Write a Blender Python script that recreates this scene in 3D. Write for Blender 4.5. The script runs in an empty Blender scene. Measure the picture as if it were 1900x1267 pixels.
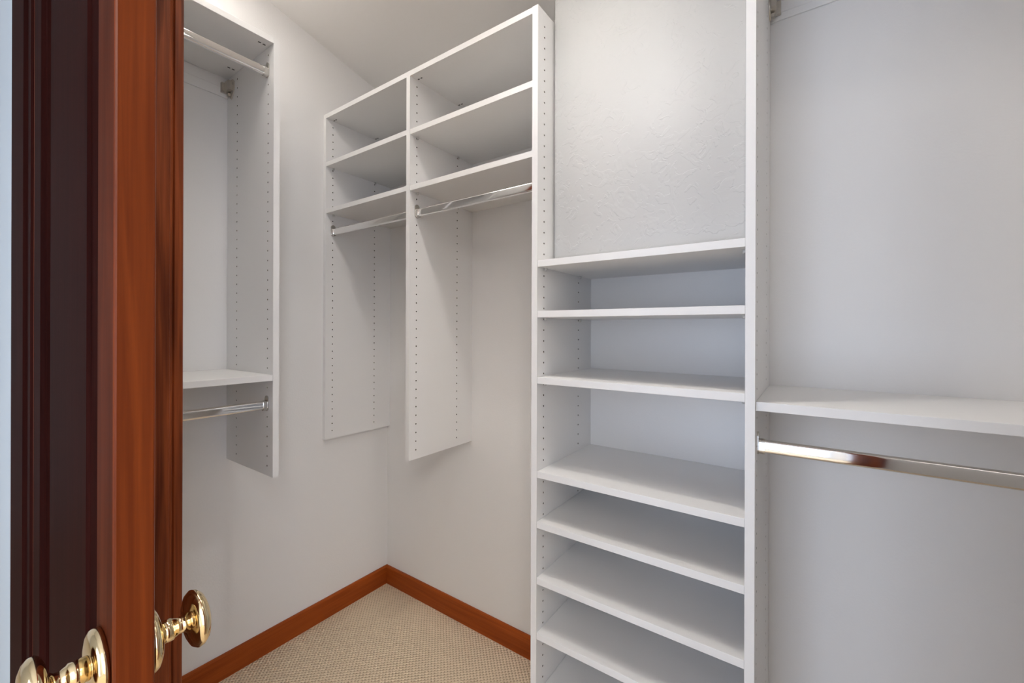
import bpy, bmesh, math, random
from mathutils import Vector, Matrix
random.seed(7)
S = bpy.context.scene
COL = S.collection

# ------------------------------------------------------------------ camera
CX, CY, CZ = 1.7776, -1.4084, 1.2898
F_PX, PPX, PPY, YAW, ROLL = 788.8, 949.15, 611.8, 35.373, 0.175
cam_d = bpy.data.cameras.new('camera'); cam = bpy.data.objects.new('camera', cam_d); COL.objects.link(cam)
a = math.radians(YAW); r = math.radians(ROLL)
Fv = Vector((-math.sin(a), math.cos(a), 0)); Rv0 = Vector((math.cos(a), math.sin(a), 0)); Uz = Vector((0, 0, 1))
Rv = Rv0*math.cos(r) + Uz*math.sin(r); Uv = Uz*math.cos(r) - Rv0*math.sin(r)
cam.matrix_world = Matrix(((Rv.x, Uv.x, -Fv.x, CX), (Rv.y, Uv.y, -Fv.y, CY), (Rv.z, Uv.z, -Fv.z, CZ), (0, 0, 0, 1)))
cam_d.sensor_width = 36; cam_d.sensor_fit = 'HORIZONTAL'
cam_d.lens = F_PX/1900*36
cam_d.shift_x = (950-PPX)/1900; cam_d.shift_y = (PPY-633.5)/1900
cam_d.clip_start = 0.02
S.camera = cam

# ------------------------------------------------------------------ world, lights, exposure
W = bpy.data.worlds.new('sky'); S.world = W; W.use_nodes = True
bg = W.node_tree.nodes['Background']; bg.inputs[0].default_value = (0.70, 0.81, 1.0, 1); bg.inputs[1].default_value = 4.0
BULB_STRENGTH = 225.0
BULB_COLOR = (1.0, 0.96, 0.90)
FILL_PANEL_STRENGTH = 8.3
FILL_STRIP_STRENGTH = 5.0
BULB = (1.28, -0.71, 2.60)
S.view_settings.view_transform = 'Standard'; S.view_settings.look = 'None'
S.view_settings.gamma = 1.0; S.view_settings.use_curve_mapping = False
S.view_settings.exposure = 0.55
WIN = (0.55, 1.90, 0.05, 2.12)      # glazed opening in the bedroom's far wall
BACK_Y = -3.45
pl = bpy.data.lights.new('window_daylight', 'AREA'); plo = bpy.data.objects.new('window_daylight', pl); COL.objects.link(plo)
pl.shape = 'RECTANGLE'; pl.size = WIN[1]-WIN[0]; pl.size_y = WIN[3]-WIN[2]
plo.location = ((WIN[0]+WIN[1])/2, BACK_Y-0.12, (WIN[2]+WIN[3])/2); plo.rotation_euler = (math.radians(90), 0, 0)
pl.cycles.is_portal = True
SIDE = (-3.3, -1.9, 0.25, 2.35)     # added, unseen second window in the bedroom's right wall, for fill light
pr_ = bpy.data.lights.new('side_fill_daylight', 'AREA'); pro = bpy.data.objects.new('side_fill_daylight', pr_); COL.objects.link(pro)
pr_.shape = 'RECTANGLE'; pr_.size = SIDE[1]-SIDE[0]; pr_.size_y = SIDE[3]-SIDE[2]
pro.location = (4.32, (SIDE[0]+SIDE[1])/2, (SIDE[2]+SIDE[3])/2); pro.rotation_euler = (math.radians(90), 0, math.radians(90))
pr_.cycles.is_portal = True

# ------------------------------------------------------------------ materials
def new_mat(name):
    m = bpy.data.materials.new(name); m.use_nodes = True
    nt = m.node_tree; b = nt.nodes['Principled BSDF']; return m, nt, b
def N(nt, t, **k):
    n = nt.nodes.new(t)
    for q, v in k.items(): setattr(n, q, v)
    return n
def coords(nt, scale=(1, 1, 1), rot=(0, 0, 0)):
    tc = N(nt, 'ShaderNodeTexCoord'); mp = N(nt, 'ShaderNodeMapping')
    mp.inputs['Scale'].default_value = scale; mp.inputs['Rotation'].default_value = rot
    nt.links.new(tc.outputs['Object'], mp.inputs[0]); return mp
def paint(name, col, rough=0.55, bump_scale=130, bump=0.12, knock=False):
    m, nt, b = new_mat(name)
    b.inputs['Base Color'].default_value = (*col, 1); b.inputs['Roughness'].default_value = rough
    b.inputs['Specular IOR Level'].default_value = 0.3
    mp = coords(nt)
    n1 = N(nt, 'ShaderNodeTexNoise'); n1.inputs['Scale'].default_value = bump_scale; n1.inputs['Detail'].default_value = 3
    nt.links.new(mp.outputs[0], n1.inputs[0]); h = n1.outputs[0]
    bp = N(nt, 'ShaderNodeBump'); bp.inputs['Strength'].default_value = bump; bp.inputs['Distance'].default_value = 0.002
    if knock:                                   # trowelled ridges of hand-finished plaster
        wn = N(nt, 'ShaderNodeTexNoise'); wn.inputs['Scale'].default_value = 9; wn.inputs['Detail'].default_value = 3
        wn.inputs['Distortion'].default_value = 1.6
        nt.links.new(mp.outputs[0], wn.inputs[0])
        sc = N(nt, 'ShaderNodeTexNoise'); sc.inputs['Scale'].default_value = 26; sc.inputs['Detail'].default_value = 2; sc.inputs['Distortion'].default_value = 1.2
        nt.links.new(mp.outputs[0], sc.inputs[0])
        rr = N(nt, 'ShaderNodeValToRGB'); e = rr.color_ramp.elements
        e[0].position = 0.50; e[0].color = (0, 0, 0, 1); e[1].position = 0.53; e[1].color = (1, 1, 1, 1)
        nt.links.new(sc.outputs[0], rr.inputs[0])
        r2 = N(nt, 'ShaderNodeValToRGB'); e = r2.color_ramp.elements
        e[0].position = 0.40; e[0].color = (0, 0, 0, 1); e[1].position = 0.60; e[1].color = (1, 1, 1, 1)
        nt.links.new(wn.outputs[0], r2.inputs[0])
        mu = N(nt, 'ShaderNodeMath', operation='MULTIPLY'); nt.links.new(rr.outputs[0], mu.inputs[0]); nt.links.new(r2.outputs[0], mu.inputs[1])
        ad = N(nt, 'ShaderNodeMath', operation='MULTIPLY_ADD'); nt.links.new(h, ad.inputs[0]); ad.inputs[1].default_value = 0.35
        nt.links.new(mu.outputs[0], ad.inputs[2]); h = ad.outputs[0]
    nt.links.new(h, bp.inputs['Height']); nt.links.new(bp.outputs[0], b.inputs['Normal'])
    return m
def melamine():
    m, nt, b = new_mat('white_melamine')
    b.inputs['Base Color'].default_value = (0.86, 0.85, 0.84, 1); b.inputs['Roughness'].default_value = 0.42
    b.inputs['Specular IOR Level'].default_value = 0.35
    mp = coords(nt); n1 = N(nt, 'ShaderNodeTexNoise'); n1.inputs['Scale'].default_value = 420
    nt.links.new(mp.outputs[0], n1.inputs[0])
    bp = N(nt, 'ShaderNodeBump'); bp.inputs['Strength'].default_value = 0.05; bp.inputs['Distance'].default_value = 0.001
    nt.links.new(n1.outputs[0], bp.inputs['Height']); nt.links.new(bp.outputs[0], b.inputs['Normal'])
    return m
def wood(name, axis, c0, c1, rough=0.3, seed=0):
    m, nt, b = new_mat(name)
    s = [22.0, 22.0, 22.0]; s['xyz'.index(axis)] = 1.1
    mp = coords(nt, tuple(s)); mp.inputs['Location'].default_value = (seed, seed*1.7, seed*.4)
    n1 = N(nt, 'ShaderNodeTexNoise'); n1.inputs['Scale'].default_value = 1.6; n1.inputs['Detail'].default_value = 6; n1.inputs['Distortion'].default_value = 1.4
    nt.links.new(mp.outputs[0], n1.inputs[0])
    s2 = [260.0, 260.0, 260.0]; s2['xyz'.index(axis)] = 5.0
    mp2 = coords(nt, tuple(s2)); n2 = N(nt, 'ShaderNodeTexNoise'); n2.inputs['Scale'].default_value = 1.0; n2.inputs['Detail'].default_value = 3
    nt.links.new(mp2.outputs[0], n2.inputs[0])
    mx = N(nt, 'ShaderNodeMath', operation='MULTIPLY_ADD'); nt.links.new(n2.outputs[0], mx.inputs[0]); mx.inputs[1].default_value = 0.35
    nt.links.new(n1.outputs[0], mx.inputs[2])
    rr = N(nt, 'ShaderNodeValToRGB'); e = rr.color_ramp.elements
    e[0].position = 0.45; e[0].color = (*c0, 1); e[1].position = 0.90; e[1].color = (*c1, 1)
    nt.links.new(mx.outputs[0], rr.inputs[0]); nt.links.new(rr.outputs[0], b.inputs['Base Color'])
    b.inputs['Roughness'].default_value = rough; b.inputs['Specular IOR Level'].default_value = 0.15
    bp = N(nt, 'ShaderNodeBump'); bp.inputs['Strength'].default_value = 0.06; bp.inputs['Distance'].default_value = 0.001
    nt.links.new(n2.outputs[0], bp.inputs['Height']); nt.links.new(bp.outputs[0], b.inputs['Normal'])
    return m
def metal(name, col, rough):
    m, nt, b = new_mat(name); b.inputs['Base Color'].default_value = (*col, 1)
    b.inputs['Metallic'].default_value = 1; b.inputs['Roughness'].default_value = rough
    return m
def carpet():
    m, nt, b = new_mat('looped_carpet')
    P = 0.012
    k = 2*math.pi/P
    mp = coords(nt, (k, k, 1), (0, 0, math.radians(45)))
    wb = N(nt, 'ShaderNodeTexNoise'); wb.inputs['Scale'].default_value = 60; wb.inputs['Detail'].default_value = 2
    tc = N(nt, 'ShaderNodeTexCoord'); nt.links.new(tc.outputs['Object'], wb.inputs[0])
    vm = N(nt, 'ShaderNodeVectorMath', operation='MULTIPLY_ADD')
    nt.links.new(wb.outputs['Color'], vm.inputs[0]); vm.inputs[1].default_value = (1.6, 1.6, 0); nt.links.new(mp.outputs[0], vm.inputs[2])
    sp = N(nt, 'ShaderNodeSeparateXYZ'); nt.links.new(vm.outputs[0], sp.inputs[0])
    sx = N(nt, 'ShaderNodeMath', operation='SINE'); sy = N(nt, 'ShaderNodeMath', operation='SINE')
    nt.links.new(sp.outputs[0], sx.inputs[0]); nt.links.new(sp.outputs[1], sy.inputs[0])
    ad = N(nt, 'ShaderNodeMath', operation='ADD'); nt.links.new(sx.outputs[0], ad.inputs[0]); nt.links.new(sy.outputs[0], ad.inputs[1])
    fz = N(nt, 'ShaderNodeTexNoise'); fz.inputs['Scale'].default_value = 700; nt.links.new(tc.outputs['Object'], fz.inputs[0])
    h = N(nt, 'ShaderNodeMath', operation='MULTIPLY_ADD'); nt.links.new(fz.outputs[0], h.inputs[0]); h.inputs[1].default_value = 0.8
    nt.links.new(ad.outputs[0], h.inputs[2])
    mr = N(nt, 'ShaderNodeMapRange'); mr.inputs[1].default_value = -1.7; mr.inputs[2].default_value = -0.2
    nt.links.new(h.outputs[0], mr.inputs[0])
    mc = N(nt, 'ShaderNodeMixRGB'); mc.inputs[1].default_value = (0.42, 0.31, 0.20, 1); mc.inputs[2].default_value = (0.86, 0.70, 0.51, 1)
    nt.links.new(mr.outputs[0], mc.inputs[0])
    nt.links.new(mc.outputs[0], b.inputs['Base Color'])
    b.inputs['Roughness'].default_value = 0.95; b.inputs['Specular IOR Level'].default_value = 0.1
    bp = N(nt, 'ShaderNodeBump'); bp.inputs['Strength'].default_value = 0.7; bp.inputs['Distance'].default_value = 0.002
    nt.links.new(h.outputs[0], bp.inputs['Height']); nt.links.new(bp.outputs[0], b.inputs['Normal'])
    return m
WALLC = (0.85, 0.838, 0.828)
M_wall = paint('wall_paint', WALLC, bump_scale=150, bump=0.16)
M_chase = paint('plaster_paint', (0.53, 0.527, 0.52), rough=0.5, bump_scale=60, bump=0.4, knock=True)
M_wall_dim = paint('wall_paint_dim_blue', (0.50, 0.56, 0.61), bump_scale=150, bump=0.12)  # white wall outside the closet, with dim bluish daylight put into its colour
M_ceil = paint('ceiling_paint', (0.82, 0.80, 0.78), bump_scale=90, bump=0.12)
M_white = melamine()
M_woodz = wood('cherry_upright', 'z', (0.10, 0.018, 0.004), (0.18, 0.037, 0.007), 0.32)
M_woodz2 = wood('cherry_jamb', 'z', (0.10, 0.020, 0.007), (0.36, 0.085, 0.024), 0.35, 3)
M_woodx = wood('cherry_rail', 'x', (0.26, 0.050, 0.008), (0.40, 0.088, 0.013), 0.42, 1)
M_woody = wood('cherry_rail_side', 'y', (0.26, 0.050, 0.008), (0.40, 0.088, 0.013), 0.42, 2)
M_chrome = metal('chrome', (0.83, 0.82, 0.81), 0.07)
M_chrome_soft = metal('satin_chrome', (0.62, 0.60, 0.57), 0.22)
M_nickel = metal('nickel', (0.62, 0.58, 0.52), 0.40)
M_brass = metal('polished_brass', (0.82, 0.66, 0.40), 0.11)
M_carpet = carpet()
M_pin, _nt, _b = new_mat('clear_pin'); _b.inputs['Base Color'].default_value = (0.6, 0.59, 0.57, 1); _b.inputs['Roughness'].default_value = 0.3
M_core, _nt, _b = new_mat('particle_core'); _b.inputs['Base Color'].default_value = (0.10, 0.075, 0.05, 1); _b.inputs['Roughness'].default_value = 0.9
M_dark, _nt, _b = new_mat('dark_slot'); _b.inputs['Base Color'].default_value = (0.06, 0.055, 0.05, 1)
M_frame, _nt, _b = new_mat('window_frame_white'); _b.inputs['Base Color'].default_value = (0.75, 0.75, 0.74, 1)
M_glass, _nt, _b = new_mat('window_glass'); _b.inputs['Transmission Weight'].default_value = 1; _b.inputs['Roughness'].default_value = 0; _b.inputs['IOR'].default_value = 1.02
M_bulb, _nt, _b = new_mat('lit_globe'); _b.inputs['Emission Color'].default_value = (*BULB_COLOR, 1); _b.inputs['Emission Strength'].default_value = BULB_STRENGTH

M_fill_panel, _nt, _b = new_mat('fill_panel'); _b.inputs['Emission Color'].default_value = (1.0, 0.96, 0.90, 1); _b.inputs['Emission Strength'].default_value = FILL_PANEL_STRENGTH
M_fill_strip, _nt, _b = new_mat('fill_strip'); _b.inputs['Emission Color'].default_value = (1.0, 0.95, 0.89, 1); _b.inputs['Emission Strength'].default_value = FILL_STRIP_STRENGTH
M_leaf_shade = wood('shaded_cherry_upright', 'z', (0.010, 0.0016, 0.0012), (0.020, 0.0038, 0.0028), 0.55, 5)  # cherry of the bedroom side, its shade put into the colour
M_leaf_shade.node_tree.nodes['Principled BSDF'].inputs['Specular IOR Level'].default_value = 0.015
M_leaf_halfshade = wood('shaded_cherry_stile', 'z', (0.042, 0.008, 0.003), (0.080, 0.017, 0.006), 0.5, 4)  # same cherry on the front of the free stile, half shade painted in
M_leaf_halfshade.node_tree.nodes['Principled BSDF'].inputs['Specular IOR Level'].default_value = 0.02

# ------------------------------------------------------------------ mesh helpers
def add_box(bm, x0, x1, y0, y1, z0, z1, bev=0.0):
    t = bmesh.new(); bmesh.ops.create_cube(t, size=1)
    for v in t.verts: v.co = Vector(((x0+x1)/2+v.co.x*(x1-x0), (y0+y1)/2+v.co.y*(y1-y0), (z0+z1)/2+v.co.z*(z1-z0)))
    if bev: bmesh.ops.bevel(t, geom=list(t.edges), offset=bev, segments=2, affect='EDGES', profile=0.5)
    me = bpy.data.meshes.new('t'); t.to_mesh(me); bm.from_mesh(me); bpy.data.meshes.remove(me); t.free()
def box(*a_, bev=0.0):
    bm = bmesh.new(); add_box(bm, *a_, bev=bev); return bm
def add_prism(bm, pts, axis, c0, c1):
    """closed polygon pts (2-D, in the two axes other than `axis`, kept in xyz order) extruded from c0 to c1"""
    def P(p, c):
        if axis == 'x': return (c, p[0], p[1])
        if axis == 'y': return (p[0], c, p[1])
        return (p[0], p[1], c)
    A = [bm.verts.new(P(p, c0)) for p in pts]; B = [bm.verts.new(P(p, c1)) for p in pts]
    n = len(pts); fs = [bm.faces.new(A), bm.faces.new(B[::-1])]
    for i in range(n): fs.append(bm.faces.new((A[i], B[i], B[(i+1) % n], A[(i+1) % n])))
    bmesh.ops.recalc_face_normals(bm, faces=fs)
def stadium(cu, cv, w, h, seg=10):
    """upright stadium outline, width w and height h"""
    r_ = w/2; out = []
    for i in range(seg+1):
        t = math.pi*i/seg; out.append((cu+r_*math.cos(t), cv+h/2-r_+r_*math.sin(t)))
    for i in range(seg+1):
        t = math.pi+math.pi*i/seg; out.append((cu+r_*math.cos(t), cv-h/2+r_+r_*math.sin(t)))
    return out
def add_lathe(bm, prof, origin, direction, seg=48, squash=None):
    """prof: (distance along, radius)"""
    d = Vector(direction).normalized(); o = Vector(origin)
    u = d.orthogonal().normalized(); v = d.cross(u)
    rings = []
    for (s, rad) in prof:
        if rad < 1e-6: rings.append([bm.verts.new(o+d*s)]); continue
        rings.append([bm.verts.new(o+d*s+(u*math.cos(2*math.pi*i/seg)+v*math.sin(2*math.pi*i/seg))*rad) for i in range(seg)])
    fs = []
    for A, B in zip(rings, rings[1:]):
        for i in range(seg):
            j = (i+1) % seg
            if len(A) == 1 and len(B) == 1: continue
            if len(A) == 1: fs.append(bm.faces.new((A[0], B[j], B[i])))
            elif len(B) == 1: fs.append(bm.faces.new((A[i], A[j], B[0])))
            else: fs.append(bm.faces.new((A[i], A[j], B[j], B[i])))
    bmesh.ops.recalc_face_normals(bm, faces=fs)
    for f in fs: f.smooth = True
def loc_of(o):
    v = Vector((0, 0, 0))
    while o is not None: v += o.location; o = o.parent
    return v
def obj(name, bm, mat, parent=None, at=None, mats=None):
    """link bm (world coordinates) as ONE mesh object; its origin is put at `at` (default: parent's origin)"""
    base = loc_of(parent) if parent is not None else Vector((0, 0, 0))
    org = Vector(at) if at is not None else base
    for v in bm.verts: v.co -= org
    me = bpy.data.meshes.new(name); bm.to_mesh(me); bm.free()
    me.materials.append(mat)
    for m in (mats or []): me.materials.append(m)
    o = bpy.data.objects.new(name, me); COL.objects.link(o)
    if parent is not None: o.parent = parent
    o.location = org-base
    return o
def thing(name, label, cat, loc, group=None):
    o = bpy.data.objects.new(name, None); COL.objects.link(o); o.location = loc; o.empty_display_size = 0.1
    o['label'] = label; o['category'] = cat
    if group: o['group'] = group
    return o
def struct(name, bm, mat, label=None, at=None):
    o = obj(name, bm, mat, at=at); o['kind'] = 'structure'
    if label: o['label'] = label
    return o

# ------------------------------------------------------------------ the closet system: dimensions
T = 0.019
WALL_SLOPE = 0.2324
def ceil_z(y): return 2.465 - WALL_SLOPE*y
HOLE_R, HOLE_D = 0.0027, 0.010

def panel(axis, t0, d_front, d_back, z0, z1, cols, zfirst, pitch, sides=(True, True)):
    """upright board: axis = thickness axis ('x' or 'y'), drilled with rows of real pin holes on its broad faces"""
    bm = bmesh.new(); t1 = t0+T
    da, db = min(d_front, d_back), max(d_front, d_back)
    def V(t, d, z): return bm.verts.new((t, d, z) if axis == 'x' else (d, t, z))
    def Q(pts): return bm.faces.new([V(*p) for p in pts])
    zs = []; z = zfirst
    while z < z1-0.02:
        if z > z0+0.009: zs.append(z)
        z += pitch
    hw = 0.006
    for side, (t, sgn) in enumerate(((t0, 1), (t1, -1))):
        if not sides[side]:
            Q([(t, da, z0), (t, db, z0), (t, db, z1), (t, da, z1)]); continue
        brk = [da]
        for c in sorted(cols): brk += [c-hw, c+hw]
        brk.append(db)
        for i in range(len(brk)-1):
            u0, u1 = brk[i], brk[i+1]
            if i % 2 == 0:
                Q([(t, u0, z0), (t, u1, z0), (t, u1, z1), (t, u0, z1)]); continue
            c = (u0+u1)/2; zz = z0
            for h in zs:
                Q([(t, u0, zz), (t, u1, zz), (t, u1, h-hw), (t, u0, h-hw)])
                sq = [(t, c+hw*sx, h+hw*sy) for sx, sy in ((1, 0), (1, 1), (0, 1), (-1, 1), (-1, 0), (-1, -1), (0, -1), (1, -1))]
                oc = [(c+HOLE_R*math.cos(k*math.pi/4), h+HOLE_R*math.sin(k*math.pi/4)) for k in range(8)]
                S_ = [V(*p) for p in sq]; O_ = [V(t, *p) for p in oc]; I_ = [V(t+sgn*HOLE_D, *p) for p in oc]
                for k in range(8):
                    j = (k+1) % 8
                    bm.faces.new((S_[k], S_[j], O_[j], O_[k])); bm.faces.new((O_[k], O_[j], I_[j], I_[k])).material_index = 1
                bm.faces.new(I_).material_index = 1; zz = h+hw
            Q([(t, u0, zz), (t, u1, zz), (t, u1, z1), (t, u0, z1)])
    Q([(t0, da, z0), (t1, da, z0), (t1, da, z1), (t0, da, z1)]); Q([(t0, db, z0), (t1, db, z0), (t1, db, z1), (t0, db, z1)])
    Q([(t0, da, z0), (t1, da, z0), (t1, db, z0), (t0, db, z0)]); Q([(t0, da, z1), (t1, da, z1), (t1, db, z1), (t0, db, z1)])
    bmesh.ops.remove_doubles(bm, verts=bm.verts, dist=1e-6)
    return bm
def board(x0, x1, y0, y1, ztop, th=T): return box(x0, x1, y0, y1, ztop-th, ztop, bev=0.0007)
def pin_bm(x, y, z):
    bm = bmesh.new()
    add_lathe(bm, [(0, 0), (0, 0.0045), (0.007, 0.0045), (0.009, 0.0032), (0.009, 0)], (x, y, z), (0, 0, -1), seg=16); return bm
def cam_marks(bm_list, x, y, z, axis): pass
def pins(shelf, pts):
    for (x, y, z) in pts: obj('shelf_pin', pin_bm(x, y, z), M_pin, shelf)
def slots(top, pts):
    """pairs of small dark connector slots under a fixed board: (x, y, z, dx, dy)"""
    for (x, y, z, dx, dy) in pts:
        bm = bmesh.new()
        for k in (0, 1):
            cx_, cy_ = x+dx*k*0.014, y+dy*k*0.014
            add_box(bm, cx_-0.002-abs(dx)*0.002, cx_+0.002+abs(dx)*0.002, cy_-0.002-abs(dy)*0.002, cy_+0.002+abs(dy)*0.002, z-0.0012, z+0.001)
        o = obj('cam_fitting', bm, M_dark, top); o['label'] = 'dark metal connector under the board'
def rod_x(parent, x0, x1, y, z, mat=None):
    bm = bmesh.new(); add_prism(bm, stadium(y, z, 0.015, 0.030, 14), 'x', x0+0.003, x1-0.003)
    for f in bm.faces:
        if len(f.verts) == 4: f.smooth = True
        else:
            for e in f.edges: e.smooth = False
    rod = obj('hanging_rod', bm, mat or M_chrome, parent)
    for (xa, s) in ((x0, 1), (x1, -1)):
        b2 = bmesh.new()
        add_prism(b2, stadium(y, z+0.006, 0.022, 0.050, 12), 'x', min(xa, xa+s*0.003), max(xa, xa+s*0.003))
        add_prism(b2, stadium(y, z-0.0005, 0.0195, 0.0345, 12), 'x', min(xa+s*0.0031, xa+s*0.015), max(xa+s*0.0031, xa+s*0.015))
        obj('rod_flange', b2, M_chrome_soft, rod)
    return rod
def rod_y(parent, y0, y1, x, z):
    bm = bmesh.new(); add_prism(bm, stadium(x, z, 0.015, 0.030, 14), 'y', y0+0.003, y1-0.003)
    for f in bm.faces:
        if len(f.verts) == 4: f.smooth = True
        else:
            for e in f.edges: e.smooth = False
    rod = obj('hanging_rod', bm, M_chrome, parent)
    for (ya, s) in ((y0, 1), (y1, -1)):
        b2 = bmesh.new()
        add_prism(b2, stadium(x, z+0.006, 0.022, 0.050, 12), 'y', min(ya, ya+s*0.003), max(ya, ya+s*0.003))
        add_prism(b2, stadium(x, z-0.0005, 0.0195, 0.0345, 12), 'y', min(ya+s*0.0031, ya+s*0.015), max(ya+s*0.0031, ya+s*0.015))
        obj('rod_flange', b2, M_chrome_soft, rod)
    return rod

# ------------------------------------------------------------------ setting: closet shell
XR = 2.72                       # closet's right wall
YF = CY+0.313                   # inner face of the closet's front wall
YO = CY+0.140                   # its outer face
XJ0, XJ1 = CX-1.0977, CX+0.108  # clear opening between the jambs
ZH = 2.06                       # head of the opening
E_ = 0.10
bm = bmesh.new(); add_box(bm, -2.2, 4.2, BACK_Y-0.1, 0.1, -0.08, 0.0); struct('floor', bm, M_carpet, 'cream looped carpet')
def wedge_wall_x(x0, x1, y0, y1):
    bm = bmesh.new(); add_prism(bm, [(y0, 0), (y1, 0), (y1, ceil_z(y1)+0.02), (y0, ceil_z(y0)+0.02)], 'x', x0, x1); return bm
struct('wall_left', wedge_wall_x(-E_, 0, YF, 0), M_wall, 'left closet wall')
struct('wall_right', wedge_wall_x(XR, XR+E_, YF, 0), M_wall)
struct('wall_back', box(-E_, XR+E_, 0, E_, 0, ceil_z(0)+0.03), M_wall, 'back closet wall')
bm = bmesh.new()
z0f, z1f = ceil_z(0), ceil_z(YF)
add_prism(bm, [(0.1, z0f-0.023), (0.1, z0f+0.08), (YF-0.0, z1f+0.08), (YF-0.0, z1f)], 'x', -E_, XR+E_)
struct('ceiling', bm, M_ceil, 'sloping closet ceiling')
bm = bmesh.new()
add_box(bm, -2.2, XJ0-0.02, YO, YF, 0, 2.80); add_box(bm, XJ1+0.02, 4.2, YO, YF, 0, 2.80); add_box(bm, XJ0-0.02, XJ1+0.02, YO, YF, ZH+0.02, 2.80)
for f in bm.faces:
    f.normal_update()
    if f.normal.y < -0.5: f.material_index = 1
wf = struct('wall_front', bm, M_wall, 'front closet wall around the double doorway'); wf.data.materials.append(M_wall_dim)
# bullnosed plaster chase above the shelf tower
TL, TR = 1.1077, 1.6571
bm = bmesh.new()
t = bmesh.new(); bmesh.ops.create_cube(t, size=1)
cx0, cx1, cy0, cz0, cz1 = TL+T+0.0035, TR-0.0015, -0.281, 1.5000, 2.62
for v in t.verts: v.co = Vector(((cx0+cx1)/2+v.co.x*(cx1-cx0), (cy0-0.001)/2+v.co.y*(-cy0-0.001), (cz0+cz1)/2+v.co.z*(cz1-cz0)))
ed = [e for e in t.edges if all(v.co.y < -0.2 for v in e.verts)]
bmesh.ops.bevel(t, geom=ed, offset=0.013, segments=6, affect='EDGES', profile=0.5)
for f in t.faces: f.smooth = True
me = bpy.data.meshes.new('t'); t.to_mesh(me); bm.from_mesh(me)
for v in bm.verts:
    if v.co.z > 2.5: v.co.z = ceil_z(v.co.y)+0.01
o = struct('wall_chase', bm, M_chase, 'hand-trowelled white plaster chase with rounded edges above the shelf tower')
# baseboards
BH, BT = 0.0887, 0.012
def bb_profile(): return [(0, 0), (BT, 0), (BT, BH-0.006), (BT-0.004, BH), (0, BH)]
bm = bmesh.new(); add_prism(bm, [(p[0], p[1]) for p in bb_profile()], 'y', YF, 0); struct('baseboard_left', bm, M_woody, 'cherry baseboard along the left wall')
bm = bmesh.new(); add_prism(bm, [(-p[0], p[1]) for p in bb_profile()], 'x', BT, TL); struct('baseboard_back', bm, M_woodx, 'cherry baseboard along the back wall')
bm = bmesh.new(); add_prism(bm, [(YF+p[0], p[1]) for p in bb_profile()], 'x', BT, XJ0-0.09); struct('baseboard_front', bm, M_woodx)

# ------------------------------------------------------------------ door frame
bm = bmesh.new()      # left jamb, with inner casing and outer casing
add_box(bm, XJ0-0.019, XJ0, CY+0.1215, CY+0.3115, 0, ZH, bev=0.002)
add_box(bm, XJ0, XJ0+0.011, CY+0.161, CY+0.196, 0, ZH-0.02, bev=0.002)         # stop
struct('trim_1', bm, M_woodz2, 'left door jamb')
bm = bmesh.new()
pr = [(XJ0-0.088, CY+0.3125), (XJ0-0.006, CY+0.3125), (XJ0-0.0055, CY+0.316), (XJ0-0.009, CY+0.3185), (XJ0-0.006, CY+0.321), (XJ0-0.006, CY+0.3345), (XJ0-0.008, CY+0.3365), (XJ0-0.088, CY+0.3335)]
add_prism(bm, pr, 'z', 0, ZH+0.07); struct('trim_2', bm, M_woodz2, 'left inner door casing')
bm = bmesh.new()
pr = [(XJ0-0.006, CY+0.139), (XJ0-0.006, CY+0.122), (XJ0-0.012, CY+0.118), (XJ0-0.060, CY+0.120), (XJ0-0.068, CY+0.115), (XJ0-0.190, CY+0.112), (XJ0-0.196, CY+0.116), (XJ0-0.196, CY+0.139)]
add_prism(bm, pr, 'z', 0, ZH+0.09); struct('trim_3', bm, M_leaf_shade, 'left outer door casing')
bm = bmesh.new(); add_box(bm, XJ1, XJ1+0.019, CY+0.1215, CY+0.3115, 0, ZH, bev=0.002)
add_box(bm, XJ1+0.006, XJ1+0.088, CY+0.3125, CY+0.3335, 0, ZH+0.07, bev=0.003); add_box(bm, XJ1+0.006, XJ1+0.10, CY+0.118, CY+0.139, 0, ZH+0.09, bev=0.003)
struct('trim_4', bm, M_woodz2)
bm = bmesh.new(); add_box(bm, XJ0-0.019, XJ1+0.019, CY+0.1215, CY+0.3115, ZH+0.0005, ZH+0.019, bev=0.002)
add_box(bm, XJ0-0.005, XJ1+0.005, CY+0.3125, CY+0.3335, ZH+0.006, ZH+0.07, bev=0.003); add_box(bm, XJ0-0.005, XJ1+0.005, CY+0.118, CY+0.139, ZH+0.006, ZH+0.09, bev=0.003)
struct('trim_5', bm, M_woodx)

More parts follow.
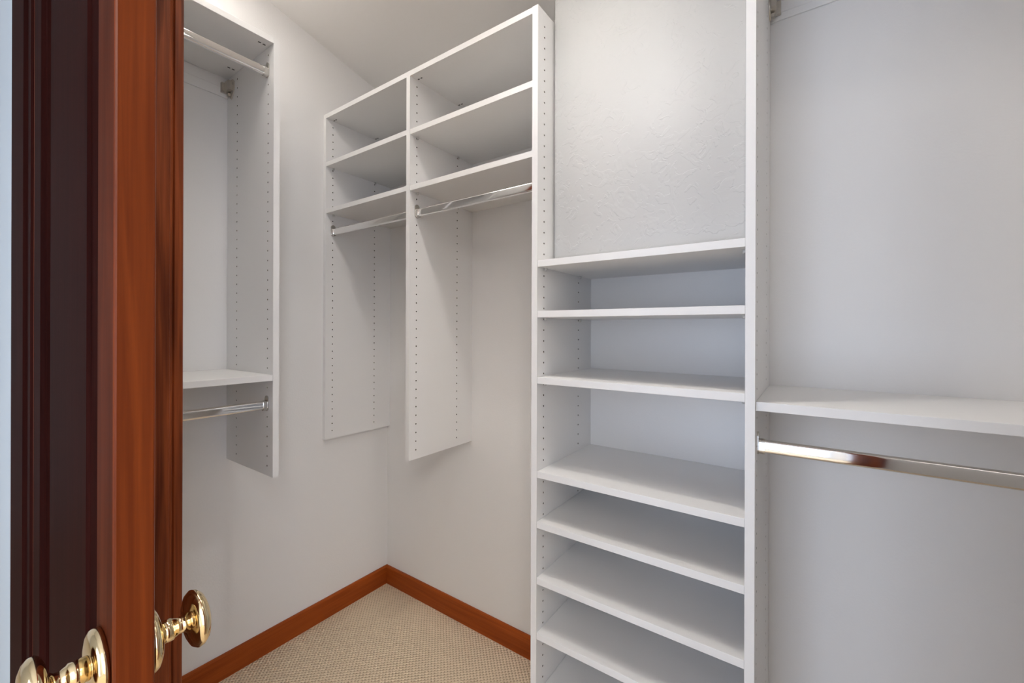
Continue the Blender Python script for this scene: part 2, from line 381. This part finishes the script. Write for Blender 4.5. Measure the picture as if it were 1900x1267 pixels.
# ------------------------------------------------------------------ door leaves
KZ = CZ-0.3625
def leaf_bm(w, h, th=0.035, st=0.068, bevw=0.066):
    """raised-panel leaf in local coords: hinge edge x=0, free edge x=w, front face y=0, back face y=th"""
    bm = bmesh.new()
    rb, rt = 0.20, 0.12
    add_box(bm, 0, st, 0, th, 0.012, h, bev=0.0025); add_box(bm, w-st, w, 0, th, 0.012, h, bev=0.0025)
    add_box(bm, st, w-st, 0.0004, th-0.0004, 0.012, rb, bev=0.001); add_box(bm, st, w-st, 0.0004, th-0.0004, h-rt, h, bev=0.001)
    for (yf, s) in ((0, 1), (th, -1)):
        x0, x1, z0, z1 = st, w-st, rb, h-rt
        def ring(dx, dy): return [bm.verts.new(p) for p in ((x0+dx, yf+s*dy, z0+dx), (x1-dx, yf+s*dy, z0+dx), (x1-dx, yf+s*dy, z1-dx), (x0+dx, yf+s*dy, z1-dx))]
        rs = [ring(0, 0.001), ring(0.004, 0.0045), ring(0.009, 0.006), ring(0.012, 0.012), ring(0.016, 0.012), ring(bevw-0.004, 0.0055), ring(bevw, 0.0025)]
        for A, B in zip(rs, rs[1:]):
            for i in range(4):
                j = (i+1) % 4; bm.faces.new((A[i], A[j], B[j], B[i]))
        bm.faces.new(rs[-1])
    bmesh.ops.recalc_face_normals(bm, faces=bm.faces)
    return bm
def knob_set(parent, x, yf, th, z):
    """turned brass knob with rose and neck on both faces of the leaf, along the y axis"""
    for (y, s) in ((yf, -1), (yf+th, 1)):
        rose = bmesh.new()
        add_lathe(rose, [(0, 0), (0, 0.0355), (0.004, 0.0365), (0.008, 0.0345), (0.011, 0.029), (0.0125, 0.021), (0.013, 0.014), (0.013, 0)], (x, y+s*0.0003, z), (0, s, 0))
        kb = bmesh.new()
        add_lathe(kb, [(0.0131, 0), (0.0131, 0.0125), (0.026, 0.0125), (0.0275, 0.0108), (0.032, 0.0092), (0.0365, 0.0095), (0.0395, 0.012),
                       (0.0410, 0.017), (0.0425, 0.025), (0.045, 0.0305), (0.049, 0.0335), (0.0535, 0.0325), (0.0575, 0.0285), (0.0605, 0.021), (0.062, 0.011), (0.0625, 0)],
                  (x, y, z), (0, s, 0), seg=64)
        k = obj('door_knob', kb, M_brass, parent)
        obj('rose', rose, M_brass, k)
LW, LH = XJ0*0+0.5045, 2.045
LX0, LYF = XJ0+0.002, CY+0.1205
d1 = leaf_bm(LW, LH); 
for v in d1.verts: v.co += Vector((LX0, LYF, 0))
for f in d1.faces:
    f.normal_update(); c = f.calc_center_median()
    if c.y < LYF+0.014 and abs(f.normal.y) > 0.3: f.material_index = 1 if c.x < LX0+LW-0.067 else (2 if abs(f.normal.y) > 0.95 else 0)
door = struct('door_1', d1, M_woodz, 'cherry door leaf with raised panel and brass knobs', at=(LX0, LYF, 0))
door.data.materials.append(M_leaf_shade); door.data.materials.append(M_leaf_halfshade)
knob_set(door, LX0+LW-0.040, LYF, 0.035, KZ)


# ------------------------------------------------------------------ bedroom behind the camera
struct('wall_bedroom_left', box(-2.3, -2.2, BACK_Y, YF, 0, 2.8), M_wall)
bm = bmesh.new(); sy0, sy1, sz0, sz1 = SIDE
add_box(bm, 4.2, 4.3, BACK_Y, sy0, 0, 2.8); add_box(bm, 4.2, 4.3, sy1, YF, 0, 2.8); add_box(bm, 4.2, 4.3, sy0, sy1, 0, sz0); add_box(bm, 4.2, 4.3, sy0, sy1, sz1, 2.8)
struct('wall_bedroom_right', bm, M_wall)
bm = bmesh.new()
add_box(bm, 4.23, 4.27, sy0, sy0+0.05, sz0, sz1); add_box(bm, 4.23, 4.27, sy1-0.05, sy1, sz0, sz1); add_box(bm, 4.23, 4.27, sy0+0.05, sy1-0.05, sz0, sz0+0.05)
add_box(bm, 4.23, 4.27, sy0+0.05, sy1-0.05, sz1-0.05, sz1); add_box(bm, 4.23, 4.27, (sy0+sy1)/2-0.03, (sy0+sy1)/2+0.03, sz0+0.05, sz1-0.05)
struct('fill_window', bm, M_frame)  # frame of the added side window that brightens the left wall
bm = bmesh.new(); wx0, wx1, wz0, wz1 = WIN
add_box(bm, -2.3, wx0, BACK_Y-0.1, BACK_Y, 0, 2.8); add_box(bm, wx1, 4.3, BACK_Y-0.1, BACK_Y, 0, 2.8)
add_box(bm, wx0, wx1, BACK_Y-0.1, BACK_Y, 0, wz0); add_box(bm, wx0, wx1, BACK_Y-0.1, BACK_Y, wz1, 2.8)
struct('wall_bedroom_back', bm, M_wall)
struct('ceiling_bedroom', box(-2.3, 4.3, BACK_Y-0.1, YF-0.001, 2.8, 2.88), M_ceil)
bm = bmesh.new(); fw = 0.05; ym = BACK_Y-0.05
add_box(bm, wx0, wx0+fw, ym-0.02, ym+0.02, wz0, wz1); add_box(bm, wx1-fw, wx1, ym-0.02, ym+0.02, wz0, wz1)
add_box(bm, wx0+fw, wx1-fw, ym-0.02, ym+0.02, wz0, wz0+fw); add_box(bm, wx0+fw, wx1-fw, ym-0.02, ym+0.02, wz1-fw, wz1)
add_box(bm, (wx0+wx1)/2-0.03, (wx0+wx1)/2+0.03, ym-0.02, ym+0.02, wz0+fw, wz1-fw)
wn = struct('window_1', bm, M_frame)

# ------------------------------------------------------------------ wall-hung unit on the left wall
LD = 0.3512; LYP = -0.733; LZB, LZT = 0.8085, 2.2335; LY0 = YF+0.008
u = thing('closet_unit', 'narrow white wall-hung closet unit on the left wall beside the door, with two chrome rods', 'closet shelving', (0, (LY0+LYP)/2, LZB))
lc = [LD-0.0375, 0.0835]
obj('side_panel', panel('y', LYP, LD, 0.001, LZB, LZT, lc, 0.8402, 0.03214), M_white, u, mats=[M_core])
obj('side_panel', panel('y', LY0, LD, 0.001, LZB, LZT, lc, 0.8402, 0.03214), M_white, u, mats=[M_core])
tp = obj('top_panel', board(0.001, LD-0.0005, LY0+T, LYP, LZT), M_white, u)
slots(tp, [(lc[0]+0.006, LYP-0.030, LZT-T, 0, 1), (lc[1]+0.006, LYP-0.030, LZT-T, 0, 1)])
sh = obj('shelf', board(0.001, LD-0.001, LY0+T+0.0005, LYP-0.0005, 1.1413), M_white, u)
rl = bmesh.new(); add_box(rl, 0.001, 0.006, LY0+T+0.001, LYP-0.001, 2.1425, LZT-T-0.0005, bev=0.001); add_box(rl, 0.006, 0.0072, LY0+T+0.001, LYP-0.001, 2.176, 2.1785)
obj('hang_rail', rl, M_white, u)
rod_y(u, LY0+T, LYP, 0.3105, 2.1345); rod_y(u, LY0+T, LYP, 0.3130, 1.0405)
def hanger(parent, flip, org):
    """nickel suspension bracket; local u = out from wall, v = out from panel, w = up"""
    bm = bmesh.new()
    def P(uu, vv, ww): return (org[0]+uu, org[1]+flip*vv, org[2]+ww) if flip < 0 else (org[0]+vv, org[1]-uu, org[2]+ww)
    def slab(pts, v0, v1):
        A = [bm.verts.new(P(p[0], v0, p[1])) for p in pts]; B = [bm.verts.new(P(p[0], v1, p[1])) for p in pts]
        fs = [bm.faces.new(A), bm.faces.new(B[::-1])]
        for i in range(len(pts)):
            j = (i+1) % len(pts); fs.append(bm.faces.new((A[i], B[i], B[j], A[j])))
        bmesh.ops.recalc_face_normals(bm, faces=fs)
    slab([(0.030, 0.0), (0.040, -0.008), (0.060, 0.012), (0.063, 0.020), (0.063, 0.052), (0.052, 0.062), (0.030, 0.062)], 0.0005, 0.0035)
    slab([(0.020, 0.014), (0.052, 0.022), (0.052, 0.054), (0.020, 0.056)], 0.0036, 0.017)
    slab([(0.008, 0.018), (0.0198, 0.018), (0.0198, 0.052), (0.008, 0.052)], 0.006, 0.026)
    slab([(0.024, 0.004), (0.036, 0.004), (0.036, 0.0138), (0.024, 0.0138)], 0.0036, 0.012)
    br = obj('suspension_bracket', bm, M_nickel, parent)
    for (uu, ww, vv) in ((0.056, 0.044, 0.0036), (0.052, 0.016, 0.0036), (0.030, 0.009, 0.0122)):
        s = bmesh.new(); d = (0, flip, 0) if flip < 0 else (1, 0, 0)
        add_lathe(s, [(0, 0), (0, 0.0042), (0.0018, 0.0036), (0.002, 0)], P(uu, vv, ww), d, seg=16); obj('screw', s, M_chrome_soft, br)
    return br
hanger(u, -1, (0.0, LYP, 2.137))

# ------------------------------------------------------------------ two-bay unit on the back wall
D = 0.3533; P1 = 0.0010; P2 = 0.5488; ZT1 = 2.2405; ZB = 0.8035
u = thing('closet_unit', 'white two-bay wall-hung unit in the far corner, open shelves above two short rods', 'closet shelving', (0.55, -D/2, ZB))
bc = [-0.3195, -0.0975]
obj('side_panel', panel('x', P1, -D, -0.001, 0.8005, ZT1-T, bc, 0.8036, 0.0323), M_white, u, mats=[M_core])
mp_ = obj('divider_panel', panel('x', P2, -D, -0.001, 0.8063, ZT1-T, bc, 0.8084, 0.03225), M_white, u, mats=[M_core])
tp = obj('top_panel', board(P1, TL-0.0005, -D+0.0003, -0.001, ZT1), M_white, u)
zt = ZT1-T
slots(tp, [(P1+T+0.010, bc[0], zt, 1, 0), (P1+T+0.010, bc[1], zt, 1, 0), (P2+T+0.010, bc[0], zt, 1, 0), (P2+T+0.010, bc[1], zt, 1, 0)])
for (xa, xb, zu) in ((P1+T, P2, 2.0088), (P1+T, P2, 1.802), (P2+T, TL, 2.0065), (P2+T, TL, 1.7998)):
    s = obj('shelf', board(xa+0.0004, xb-0.0004, -D+0.001, -0.001, zu+T), M_white, u)
    pins(s, [(xa+0.006, bc[0], zu), (xa+0.006, bc[1], zu), (xb-0.006, bc[0], zu), (xb-0.006, bc[1], zu)])
rod_x(u, P1+T, P2, -0.3185, 1.7245); rod_x(u, P2+T, TL, -0.3185, 1.7245)

# ------------------------------------------------------------------ floor-standing shelf tower
DT = 0.3640; ZTT = 2.2315
u = thing('shelf_tower', 'tall white floor-standing shelf tower under the plaster chase, eight shelves', 'closet shelving', ((TL+TR+T)/2, -DT/2, 0))
tc_ = [-0.3270, -0.0995]
obj('side_panel', panel('x', TL, -DT, -0.001, 0.0, ZTT, tc_, 0.0075+0.032, 0.03204), M_white, u, mats=[M_core])
obj('side_panel', panel('x', TR, -DT, -0.001, 0.0, ZTT, tc_, 0.0075+0.032, 0.03204), M_white, u, mats=[M_core])
for i, z in enumerate((1.4909, 1.3446, 1.1533, 0.8813, 0.7357, 0.5737, 0.4145, 0.2365)):
    xa, xb = TL+T, TR
    s = obj('shelf', board(xa+0.0004, xb-0.0004, -DT+0.001, -0.001, z), M_white, u)
    pins(s, [(xa+0.006, tc_[0], z-T), (xa+0.006, tc_[1], z-T), (xb-0.006, tc_[0], z-T), (xb-0.006, tc_[1], z-T)])
obj('toe_kick', box(TL+T+0.0005, TR-0.0005, -DT+0.03, -DT+0.046, 0, 0.085), M_white, u)

# ------------------------------------------------------------------ hanging bay at the right
XA = TR+T; XB = 2.66; DR = 0.3520
u = thing('closet_unit', 'white hanging bay at right with one deep shelf over a long shiny chrome rod', 'closet shelving', ((XA+XB)/2, -DR/2, 0.9))
obj('side_panel', panel('x', XB, -DT, -0.001, 0.8, ZTT, tc_, 0.8395, 0.03204), M_white, u, mats=[M_core])
obj('shelf', board(XA+0.0004, XB-0.0004, -DR, -0.001, 1.1358, 0.0195), M_white, u)
obj('top_panel', board(XA+0.0004, XB-0.0004, -DT+0.001, -0.001, ZTT-0.002), M_white, u)
rl = bmesh.new(); add_box(rl, XA+0.001, XB-0.001, -0.006, -0.001, 2.1585, ZTT-0.002-T-0.0005, bev=0.001); add_box(rl, XA+0.001, XB-0.001, -0.0072, -0.006, 2.178, 2.1805)
obj('hang_rail', rl, M_white, u)
rod_x(u, XA, XB, -0.3130, 1.0330)
hanger(u, 1, (XA, 0.0, 2.152))

# ------------------------------------------------------------------ ceiling downlight, plus added fill lights (all out of frame)
def downlight(x, y, zc, rad, depth, name, label, mat):
    u = thing('lamp_or_fill', label, 'lamp', (x, y, zc))
    bm = bmesh.new(); add_lathe(bm, [(-0.02, 0), (-0.02, rad+0.012), (depth, rad+0.012), (depth, rad), (0.022, rad), (0.022, 0)], (x, y, zc), (0, 0, -1), seg=40)
    obj('light_body', bm, M_frame, u)
    bm = bmesh.new(); add_lathe(bm, [(0.023, 0), (0.023, rad-0.001), (0.028, rad-0.001), (0.028, 0)], (x, y, zc), (0, 0, -1), seg=40)
    for f in bm.faces: f.smooth = False
    obj('light_lens', bm, mat, u)
downlight(BULB[0], BULB[1], ceil_z(BULB[1]), 0.052, 0.072, 'lamp_or_fill', 'small white cylinder downlight on the sloping closet ceiling', M_bulb)
u = thing('lamp_or_fill', 'large square flat fill light added out of view on the bedroom ceiling', 'lamp', (3.2, -2.75, 2.8))  # added fill light, aimed through the doorway at the lower left wall
obj('light_body', box(2.5, 3.9, -3.4, -2.1, 2.76, 2.80, bev=0.004), M_frame, u)
obj('light_lens', box(2.53, 3.87, -3.37, -2.13, 2.752, 2.7595), M_fill_panel, u)

def slanted(x0, x1, y0, y1, d0, d1):
    bm = bmesh.new(); add_prism(bm, [(y0, ceil_z(y0)-d0), (y1, ceil_z(y1)-d0), (y1, ceil_z(y1)-d1), (y0, ceil_z(y0)-d1)], 'x', x0, x1); return bm
for xa, xb, lab in ((0.13, 0.97, 'long narrow added fill-light strip on the closet ceiling, at the left end above the doorway'), (2.16, 2.64, 'short added fill-light strip on the closet ceiling, at the right end above the hanging bay')):  # added glowing strips that even out the closet light
    u = thing('lamp_or_fill', lab, 'lamp', ((xa+xb)/2, -0.93, ceil_z(-0.93)))
    obj('light_body', slanted(xa, xb, -1.075, -0.785, -0.004, 0.020), M_frame, u)
    obj('light_lens', slanted(xa+0.02, xb-0.02, -1.06, -0.80, 0.0205, 0.028), M_fill_strip, u)
